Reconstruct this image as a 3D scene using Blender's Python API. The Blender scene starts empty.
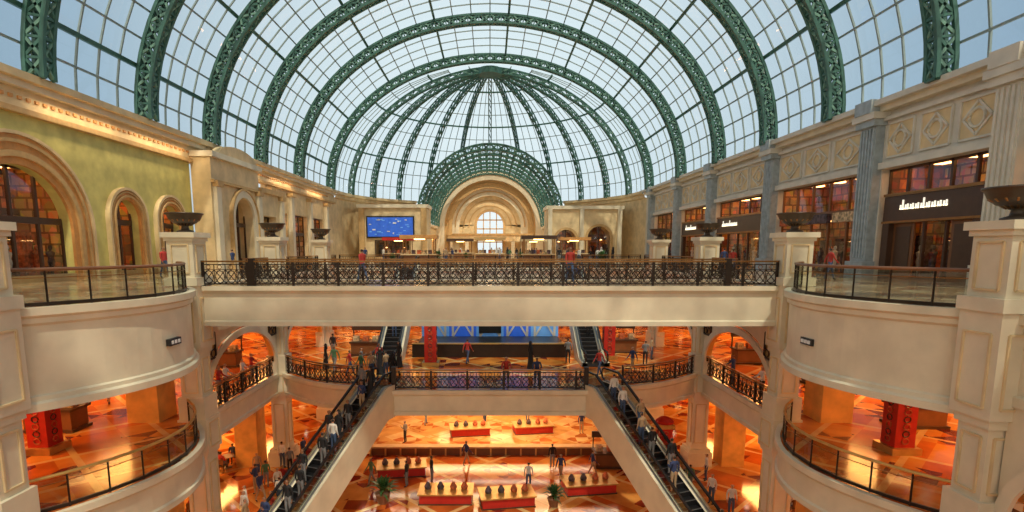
import bpy, bmesh, math, random
from mathutils import Vector, Matrix
random.seed(7)
sc=bpy.context.scene
try:
    sc.view_settings.view_transform='Standard'
except Exception as e: print(e)

# ---------------------------------------------------------------- materials
MATS={}
def nodes(name):
    m=bpy.data.materials.new(name); m.use_nodes=True
    nt=m.node_tree; b=nt.nodes.get('Principled BSDF'); MATS[name]=m
    return m,nt,b
def mat(name,col,rough=.6,metal=0,var=.12,scale=3.0,emit=0,emitcol=None,bump=0):
    m,nt,b=nodes(name)
    b.inputs['Roughness'].default_value=rough; b.inputs['Metallic'].default_value=metal
    tc=nt.nodes.new('ShaderNodeTexCoord'); n=nt.nodes.new('ShaderNodeTexNoise')
    n.inputs['Scale'].default_value=scale; n.inputs['Detail'].default_value=4
    nt.links.new(tc.outputs['Object'],n.inputs['Vector'])
    r=nt.nodes.new('ShaderNodeValToRGB')
    r.color_ramp.elements[0].position=.3; r.color_ramp.elements[1].position=.7
    r.color_ramp.elements[0].color=tuple(max(0,c*(1-var)) for c in col)+(1,)
    r.color_ramp.elements[1].color=tuple(min(1,c*(1+var)) for c in col)+(1,)
    nt.links.new(n.outputs['Fac'],r.inputs['Fac']); nt.links.new(r.outputs['Color'],b.inputs['Base Color'])
    if emit:
        b.inputs['Emission Color'].default_value=tuple(emitcol or col)+(1,)
        b.inputs['Emission Strength'].default_value=emit
    if bump:
        bp=nt.nodes.new('ShaderNodeBump'); bp.inputs['Strength'].default_value=bump
        nt.links.new(n.outputs['Fac'],bp.inputs['Height']); nt.links.new(bp.outputs['Normal'],b.inputs['Normal'])
    return m
mat('cream',(.70,.54,.31),scale=1.2,var=.16); mat('whitecream',(.72,.64,.48),.45,var=.10,scale=1.0); mat('tan',(.55,.35,.15))
mat('greenwall',(.60,.55,.19),.6,var=.18,scale=1.2); mat('orangetrim',(.60,.29,.09))
mat('bluegrey',(.36,.42,.46),.4,var=.2); mat('panelwhite',(.66,.62,.54),.5,var=.10,scale=1.2)
mat('iron',(.035,.022,.016),.4,.5); mat('bronze',(.34,.17,.06),.3,.8); mat('gold',(.62,.40,.13),.35,.7)
mat('ribgreen',(.045,.135,.11),.45,var=.25,scale=2); mat('riblight',(.15,.30,.24),.45)
mat('mullwhite',(.26,.34,.35),.5)
mat('darkbrown',(.075,.036,.02),.35); mat('black',(.012,.012,.014),.35); mat('steel',(.35,.35,.36),.3,.8)
mat('red',(.55,.022,.012),.5); mat('blue',(.03,.12,.55),.4,emit=.3,emitcol=(.03,.15,.8)); mat('white',(.8,.8,.78),.5)
mat('bluelight',(.15,.4,.85),.4,emit=.2); mat('signwhite',(.9,.85,.7),.4,emit=1.0)
mat('orangewall',(.66,.18,.03),.5,var=.4,scale=1.5); mat('yellowwall',(.76,.40,.10),.5,var=.2,scale=1.5)
mat('lamp',(1,.75,.42),emit=11,emitcol=(1,.50,.16)); mat('lampwhite',(1,.9,.75),emit=8,emitcol=(1,.85,.62))
mat('leaf',(.04,.12,.03),.5,var=.5,scale=9); mat('pot',(.25,.12,.06),.5); mat('bowl',(.07,.05,.035),.4,.3)
mat('ceilingcream',(.60,.40,.18)); mat('wood',(.20,.08,.03),.4)
mat('goods1',(.5,.35,.2),var=.7,scale=6); mat('goods2',(.08,.05,.06),var=.8,scale=6); mat('goods3',(.5,.12,.04),var=.6,scale=6)
def shelves(name,c1,c2):
    m,nt,b=nodes(name); N=nt.nodes.new; L=nt.links.new; b.inputs['Roughness'].default_value=.6
    tc=N('ShaderNodeTexCoord'); sp=N('ShaderNodeSeparateXYZ'); L(tc.outputs['Object'],sp.inputs[0])
    ad=N('ShaderNodeMath'); L(sp.outputs[0],ad.inputs[0]); L(sp.outputs[1],ad.inputs[1])
    cb=N('ShaderNodeCombineXYZ'); L(ad.outputs[0],cb.inputs[0]); L(sp.outputs[2],cb.inputs[1])
    br=N('ShaderNodeTexBrick'); L(cb.outputs[0],br.inputs['Vector']); br.inputs['Scale'].default_value=1
    br.inputs['Brick Width'].default_value=.75; br.inputs['Row Height'].default_value=.62; br.inputs['Mortar Size'].default_value=.06; br.offset=.35
    br.inputs['Color1'].default_value=c1+(1,); br.inputs['Color2'].default_value=c2+(1,); br.inputs['Mortar'].default_value=(.25,.10,.03,1)
    v=N('ShaderNodeTexVoronoi'); v.inputs['Scale'].default_value=2.2; L(tc.outputs['Object'],v.inputs['Vector'])
    mx=N('ShaderNodeMix'); mx.data_type='RGBA'; mx.blend_type='MULTIPLY'; mx.inputs['Factor'].default_value=.55
    L(br.outputs['Color'],mx.inputs[6]); L(v.outputs['Color'],mx.inputs[7]); L(mx.outputs[2],b.inputs['Base Color'])
shelves('shelfA',(.95,.38,.07),(.32,.09,.03)); shelves('shelfB',(1,.62,.24),(.45,.18,.07))

def glass(name,tint,g=.12,rough=.02):
    m,nt,b=nodes(name); nt.nodes.remove(b); o=nt.nodes['Material Output']
    t=nt.nodes.new('ShaderNodeBsdfTransparent'); t.inputs[0].default_value=tint+(1,)
    gl=nt.nodes.new('ShaderNodeBsdfGlossy'); gl.inputs['Roughness'].default_value=rough
    gl.inputs['Color'].default_value=(.9,.95,1,1)
    mx=nt.nodes.new('ShaderNodeMixShader'); mx.inputs[0].default_value=g
    nt.links.new(t.outputs[0],mx.inputs[1]); nt.links.new(gl.outputs[0],mx.inputs[2]); nt.links.new(mx.outputs[0],o.inputs[0])
glass('roofglass',(.84,.91,.96),.05); glass('railglass',(.70,.74,.66),.16); glass('shopglass',(.84,.82,.76),.12)

def marble(name,c1,c2,c3,s=.35,rough=.12,c4=None):
    m,nt,b=nodes(name); b.inputs['Roughness'].default_value=rough
    N=nt.nodes.new; L=nt.links.new
    tc=N('ShaderNodeTexCoord'); mp=N('ShaderNodeMapping'); mp.inputs['Rotation'].default_value=(0,0,math.pi/4)
    L(tc.outputs['Object'],mp.inputs['Vector'])
    ch=N('ShaderNodeTexChecker'); ch.inputs['Scale'].default_value=s
    ch.inputs['Color1'].default_value=c1+(1,); ch.inputs['Color2'].default_value=c2+(1,); L(mp.outputs[0],ch.inputs['Vector'])
    ch2=N('ShaderNodeTexChecker'); ch2.inputs['Scale'].default_value=s*2.5
    ch2.inputs['Color1'].default_value=(0,0,0,1); ch2.inputs['Color2'].default_value=(1,1,1,1); L(tc.outputs['Object'],ch2.inputs['Vector'])
    v=N('ShaderNodeTexVoronoi'); v.inputs['Scale'].default_value=s*.7; v.distance='MANHATTAN'; v.inputs['Randomness'].default_value=.35; L(tc.outputs['Object'],v.inputs['Vector'])
    gt=N('ShaderNodeMath'); gt.operation='LESS_THAN'; gt.inputs[1].default_value=.5; L(v.outputs['Distance'],gt.inputs[0])
    ml=N('ShaderNodeMath'); ml.operation='MULTIPLY'; L(gt.outputs[0],ml.inputs[0]); L(ch2.outputs['Fac'],ml.inputs[1])
    mx=N('ShaderNodeMix'); mx.data_type='RGBA'; L(ml.outputs[0],mx.inputs['Factor']); L(ch.outputs['Color'],mx.inputs[6]); mx.inputs[7].default_value=c3+(1,)
    w=N('ShaderNodeTexBrick'); w.inputs['Scale'].default_value=s*.8; w.offset=0; w.inputs['Mortar Size'].default_value=.04; w.inputs['Brick Width'].default_value=1; w.inputs['Row Height'].default_value=1
    w.inputs['Color1'].default_value=(0,0,0,1); w.inputs['Color2'].default_value=(0,0,0,1); w.inputs['Mortar'].default_value=(1,1,1,1); L(mp.outputs[0],w.inputs['Vector'])
    m3=N('ShaderNodeMix'); m3.data_type='RGBA'; L(w.outputs['Fac'],m3.inputs['Factor']); L(mx.outputs[2],m3.inputs[6]); m3.inputs[7].default_value=(c4 or c2)+(1,)
    no=N('ShaderNodeTexNoise'); no.inputs['Scale'].default_value=.9; no.inputs['Detail'].default_value=8; L(tc.outputs['Object'],no.inputs['Vector'])
    m2=N('ShaderNodeMix'); m2.data_type='RGBA'; m2.blend_type='OVERLAY'; m2.inputs['Factor'].default_value=.8
    L(m3.outputs[2],m2.inputs[6]); L(no.outputs['Fac'],m2.inputs[7]); L(m2.outputs[2],b.inputs['Base Color'])
marble('marble_orange',(.52,.12,.015),(.64,.23,.04),(.16,.02,.01),.40,.16,(.70,.42,.16))
marble('marble_ground',(.46,.10,.015),(.60,.26,.06),(.20,.02,.01),.36,.09,(.68,.44,.18))
marble('marble_upper',(.62,.48,.30),(.50,.33,.18),(.30,.12,.06),.5,.15)
marble('marble_pale',(.68,.44,.18),(.58,.30,.09),(.42,.12,.03),.45,.09)

# ---------------------------------------------------------------- mesh builder
class MB:
    def __init__(s): s.v=[];s.f=[];s.m=[];s.names=[]
    def mi(s,n):
        if n not in s.names: s.names.append(n)
        return s.names.index(n)
    def add(s,vs,fs,m):
        o=len(s.v); s.v+= [tuple(x) for x in vs]; k=s.mi(m)
        for f in fs: s.f.append(tuple(i+o for i in f)); s.m.append(k)
    def quad(s,a,b,c,d,m): s.add([a,b,c,d],[(0,1,2,3)],m)
    def box(s,x0,x1,y0,y1,z0,z1,m):
        s.add([(x0,y0,z0),(x1,y0,z0),(x1,y1,z0),(x0,y1,z0),(x0,y0,z1),(x1,y0,z1),(x1,y1,z1),(x0,y1,z1)],
              [(3,2,1,0),(4,5,6,7),(0,1,5,4),(1,2,6,5),(2,3,7,6),(3,0,4,7)],m)
    def hexa(s,p,m): s.add(p,[(3,2,1,0),(4,5,6,7),(0,1,5,4),(1,2,6,5),(2,3,7,6),(3,0,4,7)],m)
    def beam(s,a,b,w,h,m,ref=(0,0,1)):
        a=Vector(a);b=Vector(b);d=(b-a)
        if d.length<1e-6: return
        d.normalize(); r=Vector(ref)
        if abs(d.dot(r))>.98: r=Vector((0,1,0)) if abs(d.y)<.9 else Vector((1,0,0))
        x=d.cross(r).normalized()*w/2; y=x.cross(d).normalized()*h/2
        s.hexa([a-x-y,a+x-y,a+x+y,a-x+y,b-x-y,b+x-y,b+x+y,b-x+y],m)
    def tube(s,path,r,m,n=8,closed=False):
        P=[Vector(p) for p in path]; k=len(P); vs=[];fs=[]
        for i,p in enumerate(P):
            if closed: d=P[(i+1)%k]-P[i-1]
            else: d=P[min(i+1,k-1)]-P[max(i-1,0)]
            d.normalize(); rf=Vector((0,0,1)) if abs(d.z)<.95 else Vector((1,0,0))
            x=d.cross(rf).normalized(); y=x.cross(d)
            rr=r[i] if isinstance(r,(list,tuple)) else r
            for j in range(n):
                a=2*math.pi*j/n; vs.append(p+x*math.cos(a)*rr+y*math.sin(a)*rr)
        for i in range(k if closed else k-1):
            i2=(i+1)%k
            for j in range(n): fs.append((i*n+j,i*n+(j+1)%n,i2*n+(j+1)%n,i2*n+j))
        if not closed: fs.append(tuple(range(n))[::-1]); fs.append(tuple((k-1)*n+j for j in range(n)))
        s.add(vs,fs,m)
    def lathe(s,prof,c,m,n=24):
        vs=[];fs=[]
        for r,z in prof:
            for j in range(n):
                a=2*math.pi*j/n; vs.append((c[0]+r*math.cos(a),c[1]+r*math.sin(a),c[2]+z))
        for i in range(len(prof)-1):
            for j in range(n): fs.append((i*n+j,i*n+(j+1)%n,(i+1)*n+(j+1)%n,(i+1)*n+j))
        s.add(vs,fs,m)
    def prism(s,poly,z0,z1,m,mside=None):
        n=len(poly); vs=[(x,y,z0) for x,y in poly]+[(x,y,z1) for x,y in poly]
        s.add(vs,[tuple(range(n))[::-1],tuple(range(n,2*n))],m)
        s.add(vs,[(i,(i+1)%n,n+(i+1)%n,n+i) for i in range(n)],mside or m)
    def sweep(s,path,prof,m,side=1):
        P=[Vector((p[0],p[1])) for p in path]; k=len(P); vs=[];fs=[];q=len(prof)
        for i in range(k):
            d=P[min(i+1,k-1)]-P[max(i-1,0)]; d.normalize(); nn=Vector((-d.y,d.x))*side
            for o,z in prof: vs.append((P[i].x+nn.x*o,P[i].y+nn.y*o,z))
        for i in range(k-1):
            for j in range(q-1): fs.append((i*q+j,(i+1)*q+j,(i+1)*q+j+1,i*q+j+1))
        s.add(vs,fs,m)
    def obj(s,name,smooth=False,loc=(0,0,0),rot=0):
        me=bpy.data.meshes.new(name); me.from_pydata(s.v,[],s.f)
        for n in s.names: me.materials.append(MATS[n])
        me.polygons.foreach_set('material_index',s.m)
        if smooth: me.polygons.foreach_set('use_smooth',[True]*len(s.f))
        me.update()
        bm=bmesh.new(); bm.from_mesh(me); bmesh.ops.recalc_face_normals(bm,faces=bm.faces); bm.to_mesh(me); bm.free()
        o=bpy.data.objects.new(name,me); sc.collection.objects.link(o); o.location=loc; o.rotation_euler=(0,0,rot)
        return o
def inst(o,name,loc,rot=0,scale=1):
    c=bpy.data.objects.new(name,o.data); sc.collection.objects.link(c); c.location=loc; c.rotation_euler=(0,0,rot); c.scale=(scale,)*3
    return c

# ---------------------------------------------------------------- dims
W=22.0; SP=9.6; RISE=17.2; XE=13.2; Z1=-6.0; Z0=-12.0; NP0=14.2
PIERS=[-4.9,4.9,NP0,24.5,34.3,44.1]
RIBS=[-15,-6.5,1.2,9.7,19,28,36.4,44.6,54,64.5,77]
def ell(a,off=0): return ((W+off)*math.cos(a),SP+(RISE+off)*math.sin(a))

# ---------------------------------------------------------------- vault
def truss(mb,f,n,wref,D=.85,B=.32):
    pts={}
    for i in range(n+1):
        t=i/n
        for k,(o,w) in enumerate([(0,-B),(0,B),(-D,-B),(-D,B)]): pts[i,k]=Vector(f(t,o,w))
    for i in range(n):
        for k in range(4): mb.beam(pts[i,k],pts[i+1,k],.2,.2,'ribgreen',wref)
        mb.beam(pts[i,0],pts[i+1,1],.1,.1,'ribgreen',wref)
        a,b=(2,3) if i%2 else (3,2)
        mb.beam(pts[i,a],pts[i+1,b],.14,.1,'riblight',wref); mb.beam(pts[i,b],pts[i+1,a],.14,.1,'ribgreen',wref)
        for u,v in((0,2),(1,3)):
            if i%2: u,v=v,u
            mb.beam(pts[i,u],pts[i+1,v],.14,.12,'riblight',wref)
            mb.beam(pts[i,v],pts[i+1,u],.14,.12,'ribgreen',wref)
        mb.beam(pts[i,2],pts[i,3],.14,.14,'ribgreen',wref)
        for u,v in((0,2),(1,3)): mb.beam(pts[i,u],pts[i,v],.12,.12,'ribgreen',wref)
mb=MB()
for y in RIBS:
    truss(mb,lambda t,o,w:(ell(math.pi*t,o-.1)[0],y+w,ell(math.pi*t,o-.1)[1]),56,(0,1,0))
NA=34; YB=RIBS+[80]
for i in range(len(YB)-1):
    y0,y1=YB[i],YB[i+1]
    for j in range(NA):
        a,b=math.pi*j/NA,math.pi*(j+1)/NA
        p,q=ell(a,.3),ell(b,.3)
        mb.quad((p[0],y0,p[1]),(p[0],y1,p[1]),(q[0],y1,q[1]),(q[0],y0,q[1]),'roofglass')
        big=(j%4==0)
        p=ell(a,.15); wd=.24 if big else .11
        mb.beam((p[0],y0,p[1]),(p[0],y1,p[1]),wd,wd,'ribgreen' if big else 'mullwhite',(math.cos(a),0,math.sin(a)))
        nk=5 if i<len(YB)-2 else 2
        for k in range(1,nk):
            yy=y0+(y1-y0)*k/nk; p2=ell(a,.2);q2=ell(b,.2)
            mb.beam((p2[0],yy,p2[1]),(q2[0],yy,q2[1]),.1,.1,'mullwhite',(0,1,0))
mb.obj('glass_vault_roof')

# apse dome
mb=MB(); YC=80
CR=12.2; CZ=6.5; CY=96.
def dome(th,ph,off=0):
    return ((W+off)*math.cos(ph)*math.cos(th),YC+(W+off)*math.cos(ph)*math.sin(th),SP+(RISE-.6+off)*math.sin(ph))
def incorr(p,m=0): return p[1]>CY-3 and (p[0]**2+(p[2]-CZ)**2)<(CR+m)**2
ND=12; NP=12
for i in range(ND+1):
    th=math.pi*i/ND
    if 0<i<ND:
        n=22
        for k in range(n):
            p=[ (dome(th,math.pi/2*.97*(k+d)/n,o)) for d in(0,1) for o in(-.1,-.8)]
            if incorr(p[0]) : continue
            tang=(-math.sin(th),math.cos(th),0)
            for w in(-.2,.2):
                off=Vector(tang)*w
                P=[Vector(x)+off for x in p]
                mb.beam(P[0],P[2],.13,.13,'ribgreen',tang); mb.beam(P[1],P[3],.15,.15,'ribgreen',tang)
                mb.beam(P[0],P[3],.1,.09,'riblight',tang); mb.beam(P[1],P[2],.1,.09,'ribgreen',tang)
            A=Vector(tang)*.2
            mb.beam(Vector(p[1])-A,Vector(p[3])+A,.12,.08,'ribgreen',tang)
for i in range(ND*4):
    t0,t1=math.pi*i/(ND*4),math.pi*(i+1)/(ND*4)
    for k in range(NP):
        p0,p1=math.pi/2*k/NP,math.pi/2*(k+1)/NP
        c=dome((t0+t1)/2,(p0+p1)/2)
        if incorr(c,-.6): continue
        mb.quad(dome(t0,p0,.3),dome(t1,p0,.3),dome(t1,p1,.3),dome(t0,p1,.3),'roofglass')
        wd=.2 if k%3==0 else .1
        mb.beam(dome(t0,p0,.1),dome(t1,p0,.1),wd,wd,'ribgreen' if k%3==0 else 'mullwhite')
        if i%4 and k<10: mb.beam(dome(t0,p0,.15),dome(t0,p1,.15),.08,.08,'mullwhite')
mb.lathe([(0,-1.0),(1.6,-1.0),(1.6,-.2),(0,-.2)],(0,YC+.6,SP+RISE-.6),'ribgreen')
mb.obj('apse_glass_dome')
mb=MB(); YR=[95,100,105,110,115,120,125]
for y in YR:
    truss(mb,lambda t,o,w:((CR+o*1.1)*math.cos(math.pi*t),y+w*1.2,CZ+(CR+o*1.1)*math.sin(math.pi*t)),30,(0,1,0))
for i in range(len(YR)-1):
    for j in range(18):
        a,b=math.pi*j/18,math.pi*(j+1)/18
        f=lambda a,y,r=CR+.2:(r*math.cos(a),y,CZ+r*math.sin(a))
        mb.quad(f(a,YR[i]),f(a,YR[i+1]),f(b,YR[i+1]),f(b,YR[i]),'roofglass')
        mb.beam(f(a,YR[i],CR),f(a,YR[i+1],CR),.2,.2,'riblight')
mb.obj('corridor_vault_roof')

# ---------------------------------------------------------------- wall helpers
def TL(x,s):
    return lambda u,z,d:(x+s*d,u,z)
def wbox(mb,T,u0,u1,z0,z1,d0,d1,m):
    mb.hexa([T(u0,z0,d0),T(u1,z0,d0),T(u1,z0,d1),T(u0,z0,d1),T(u0,z1,d0),T(u1,z1,d0),T(u1,z1,d1),T(u0,z1,d1)],m)
def arch_fill(mb,T,u0,u1,zs,rise,zt,d0,d1,m,ms=None,n=20):
    uc=(u0+u1)/2;h=(u1-u0)/2
    pt=[(uc-h*math.cos(math.pi*i/n),zs+rise*math.sin(math.pi*i/n)) for i in range(n+1)]
    for i in range(n):
        (a,za),(b,zb)=pt[i],pt[i+1]
        mb.quad(T(a,za,d1),T(b,zb,d1),T(b,zt,d1),T(a,zt,d1),m)
        mb.quad(T(a,za,d0),T(b,zb,d0),T(b,zt,d0),T(a,zt,d0),m)
        mb.quad(T(a,za,d0),T(b,zb,d0),T(b,zb,d1),T(a,za,d1),ms or m)
def arch_trim(mb,T,uc,h,zs,rise,z0,w,d0,d1,m,n=22):
    def p(r,i): 
        return (uc-(h+r)*math.cos(math.pi*i/n),zs+(rise+r)*math.sin(math.pi*i/n))
    for i in range(n):
        a,b,c,e=p(0,i),p(0,i+1),p(w,i+1),p(w,i)
        mb.hexa([T(*a,d0),T(*b,d0),T(*c,d0),T(*e,d0),T(*a,d1),T(*b,d1),T(*c,d1),T(*e,d1)],m)
    if z0<zs:
        wbox(mb,T,uc-h-w,uc-h,z0,zs,d0,d1,m); wbox(mb,T,uc+h,uc+h+w,z0,zs,d0,d1,m)
def wall_run(mb,T,u0,u1,z0,z1,thick,ops,m):
    u=u0
    for uc,h,zs,rise in sorted(ops):
        wbox(mb,T,u,uc-h,z0,z1,-thick,0,m)
        if rise>0: arch_fill(mb,T,uc-h,uc+h,zs,rise,z1,-thick,0,m)
        else: wbox(mb,T,uc-h,uc+h,zs,z1,-thick,0,m)
        u=uc+h
    wbox(mb,T,u,u1,z0,z1,-thick,0,m)
def shop(mb,T,u0,u1,z0,z1,depth=4,wallm=None,nm=4,transom=None,frame='darkbrown',goods=True,seed=0,arch=None):
    r=random.Random(seed); wallm=wallm or ('shelfA' if seed%2 else 'shelfB')
    D=-.55
    mb.quad(T(u0-1,z0+.02,-depth),T(u1+1,z0+.02,-depth),T(u1+1,z0+.02,D),T(u0-1,z0+.02,D),'marble_upper')
    mb.quad(T(u0-1,z1+.3,-depth),T(u1+1,z1+.3,-depth),T(u1+1,z1+.3,D),T(u0-1,z1+.3,D),'yellowwall')
    mb.quad(T(u0-1,z0,-depth),T(u1+1,z0,-depth),T(u1+1,z1+.3,-depth),T(u0-1,z1+.3,-depth),wallm)
    for u in(u0-1,u1+1): mb.quad(T(u,z0,-depth),T(u,z0,D),T(u,z1+.3,D),T(u,z1+.3,-depth),wallm)
    k=max(2,int((u1-u0)/2))
    for i in range(k):
        u=u0+(u1-u0)*(i+.5)/k
        wbox(mb,T,u-.3,u+.3,z1+.15,z1+.25,-depth*.65,-depth*.35,'lamp')
        wbox(mb,T,u-.12,u+.12,z0+(z1-z0)*.6,z0+(z1-z0)*.6+.1,-depth+.6,-depth+.8,'lamp')
    wbox(mb,T,u0-.9,u1+.9,z0+(z1-z0)*.62,z0+(z1-z0)*.68,-depth+.05,-depth+.6,'darkbrown')
    mb.quad(T(u0,z0,D+.06),T(u1,z0,D+.06),T(u1,z1,D+.06),T(u0,z1,D+.06),'shopglass')
    for i in range(nm+1):
        u=u0+(u1-u0)*i/nm; wbox(mb,T,u-.07,u+.07,z0,z1,D,D+.14,frame)
    wbox(mb,T,u0,u1,z0,z0+.15,D,D+.14,frame); wbox(mb,T,u0,u1,z1-.12,z1,D,D+.14,frame)
    if transom:
        wbox(mb,T,u0,u1,transom-.16,transom+.16,D,D+.15,frame)
    if goods:
        n=int((u1-u0)/.8)
        for i in range(n):
            u=u0+(u1-u0)*(i+.5)/n
            h=r.uniform(.9,2.6); g='goods%d'%r.choice((1,2,2,3)); dd=r.uniform(-depth*.85,-1.3)
            wbox(mb,T,u-.3,u+.3,z0,z0+h,dd-.25,dd+.25,g)
            if r.random()<.6:
                uu=u+.3; d2=-1.1; x,y,z=T(uu,z0,d2)
                mb.lathe([(.01,0),(.2,.02),(.05,.1),(.09,.5),(.17,.95),(.13,1.15),(.2,1.42),(.06,1.52),(.05,1.56),(.1,1.66),(.08,1.78),(.01,1.82)],(x,y,z),r.choice(['goods2','white','goods3']),10)

# ---------------------------------------------------------------- upper left wall
T=TL(-W,1); mb=MB()
wall_run(mb,T,-15,42,0,8.0,.5,[(8.5,2.2,3.0,2.2),(17,2.4,3.1,2.4),(26.6,3.1,2.6,2.9),(34.3,1.15,3.4,1.15),(38.9,1.15,3.4,1.15)],'greenwall')
for uc,h,zs,ri,w in[(26.6,3.1,2.6,2.9,1.35),(34.3,1.15,3.4,1.15,.55),(38.9,1.15,3.4,1.15,.55),(17,2.4,3.1,2.4,.8),(8.5,2.2,3,2.2,.6)]:
    arch_trim(mb,T,uc,h,zs,ri,0,w,0,.16,'orangetrim'); arch_trim(mb,T,uc,h+w*.25,zs,ri+w*.25,0,w*.2,.16,.3,'tan')
    arch_trim(mb,T,uc,h+w*.72,zs,ri+w*.72,0,w*.12,.16,.26,'tan')
    arch_trim(mb,T,uc,h+w,zs,ri+w,0,.16,0,.28,'cream')
wall_run(mb,T,56,80,0,8.0,.5,[(59.3,2.3,5.4,0),(65.5,2.6,5.4,0),(72,2.6,5.4,0)],'cream')
for u in(56.4,62.3,68.8,75.6):
    wbox(mb,T,u-.4,u+.4,0,7.2,0,.45,'whitecream'); wbox(mb,T,u-.6,u+.6,7.2,7.6,0,.65,'tan'); wbox(mb,T,u-.5,u+.5,0,.8,0,.55,'tan')
wbox(mb,T,-15,80,8.0,9.0,-.5,.12,'cream')
wbox(mb,T,-15,80,7.85,8.1,-.3,.32,'tan'); wbox(mb,T,-15,80,9.0,9.3,-.5,.45,'whitecream'); wbox(mb,T,-15,80,9.3,9.65,-.6,.75,'cream')
u=-15
while u<77: wbox(mb,T,u,u+.22,8.5,8.65,.1,.2,'orangetrim'); u+=.5
wbox(mb,T,-15,80,0,.35,0,.06,'tan')
mb.obj('wall_left')
T2=TL(-W+1.5,1); mb=MB()
wall_run(mb,T2,42,56,0,6.6,1.4,[(47.2,1.9,3.9,1.9),(52.9,1.5,4.6,0)],'cream')
wbox(mb,T2,42,50.5,6.6,8.3,-1.4,.05,'cream'); wbox(mb,T2,41.8,50.7,8.3,8.7,-1.4,.35,'whitecream')
wbox(mb,T2,50.5,56.2,6.6,7.0,-1.4,.3,'tan'); wbox(mb,T2,42.0,50.5,6.5,6.7,0,.25,'tan')
arch_trim(mb,T2,47.2,1.9,3.9,1.9,0,.55,0,.2,'whitecream'); arch_trim(mb,T2,47.2,2.45,3.9,2.45,0,.15,0,.3,'tan')
arch_fill(mb,T2,43.2,50.0,8.7,.9,8.7,-.4,.2,'cream')
for u in(42.6,50.2,55.6): wbox(mb,T2,u-.35,u+.35,0,6.6,0,.3,'whitecream'); wbox(mb,T2,u-.45,u+.45,6.2,6.6,0,.45,'tan')
mb.obj('arched_shop_facade')
def shopobj(name,T,*a,**k):
    mb=MB(); shop(mb,T,*a,**k); return mb.obj(name)
for i,(uc,h,top) in enumerate([(8.5,2.2,5.2),(17,2.4,5.5),(26.6,3.1,5.5),(34.3,1.15,4.55),(38.9,1.15,4.55)]):
    shopobj('arched_shop_window',T,uc-h,uc+h,0,top,nm=4 if h>2 else 2,transom=3.0 if h>2 else 3.2,seed=i)
shopobj('arched_shop_window',TL(-W+1.2,1),45.3,49.1,0,5.8,nm=3,transom=3.6,seed=9,depth=1.6)
shopobj('shopfront',TL(-W+1.2,1),51.4,54.4,0,4.6,nm=2,transom=3,seed=10,depth=1.6)
for i,(uc,h) in enumerate([(59.3,2.3),(65.5,2.6),(72,2.6)]): shopobj('shopfront',T,uc-h,uc+h,0,5.4,nm=3,transom=3.3,seed=20+i)

# ---------------------------------------------------------------- upper right wall
T=TL(W,-1); mb=MB(); PR=[6.5,15.5,24.2,32.9,44.3,56,66,76.5]
ops=[]
for a,b in zip(PR[:-1],PR[1:]): ops.append(((a+b)/2,(b-a)/2-.75,6.0,0))
wall_run(mb,T,-15,80,0,9.1,.5,ops,'panelwhite')
for k,u in enumerate(PR):
    m='bluegrey' if k not in(2,) else 'panelwhite'
    wbox(mb,T,u-.65,u+.65,0,9.0,0,.5,m)
    for q in range(5): 
        v=u-.5+q*.25; wbox(mb,T,v-.06,v+.06,1.1,8.3,.5,.58,m)
    wbox(mb,T,u-.8,u+.8,8.4,8.75,0,.75,m); wbox(mb,T,u-.95,u+.95,8.75,9.1,0,.9,'panelwhite'); wbox(mb,T,u-.8,u+.8,0,.9,0,.7,m)
    wbox(mb,T,u-.7,u+.7,9.1,9.8,0,.95,m)
for a,b in zip(PR[:-1],PR[1:]):
    a+=.75;b-=.75; n=3
    wbox(mb,T,a,b,6.0,6.35,0,.3,'panelwhite'); wbox(mb,T,a,b,8.6,8.8,0,.25,'panelwhite')
    for i in range(n):
        u0=a+(b-a)*i/n+.25;u1=a+(b-a)*(i+1)/n-.25; z0,z1=6.6,8.4; uc=(u0+u1)/2; zc=7.5; hw=(u1-u0)/2
        wbox(mb,T,u0,u1,z0,z1,0,.03,'cream')
        for (p,q) in [((u0,z0),(u1,z0)),((u1,z0),(u1,z1)),((u1,z1),(u0,z1)),((u0,z1),(u0,z0)),
                      ((uc-hw*.8,zc),(uc,z1-.15)),((uc,z1-.15),(uc+hw*.8,zc)),((uc+hw*.8,zc),(uc,z0+.15)),((uc,z0+.15),(uc-hw*.8,zc))]:
            mb.beam(T(*p,.06),T(*q,.06),.10,.10,'panelwhite',(1,0,0))
        mb.tube([T(uc+.42*math.cos(t),zc+.42*math.sin(t),.08) for t in[2*math.pi*j/12 for j in range(12)]],.07,'panelwhite',5,True)
wbox(mb,T,-15,80,9.1,9.4,-.5,.45,'whitecream'); wbox(mb,T,-15,80,9.4,9.7,-.6,.8,'panelwhite')
mb.obj('wall_right')
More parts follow.
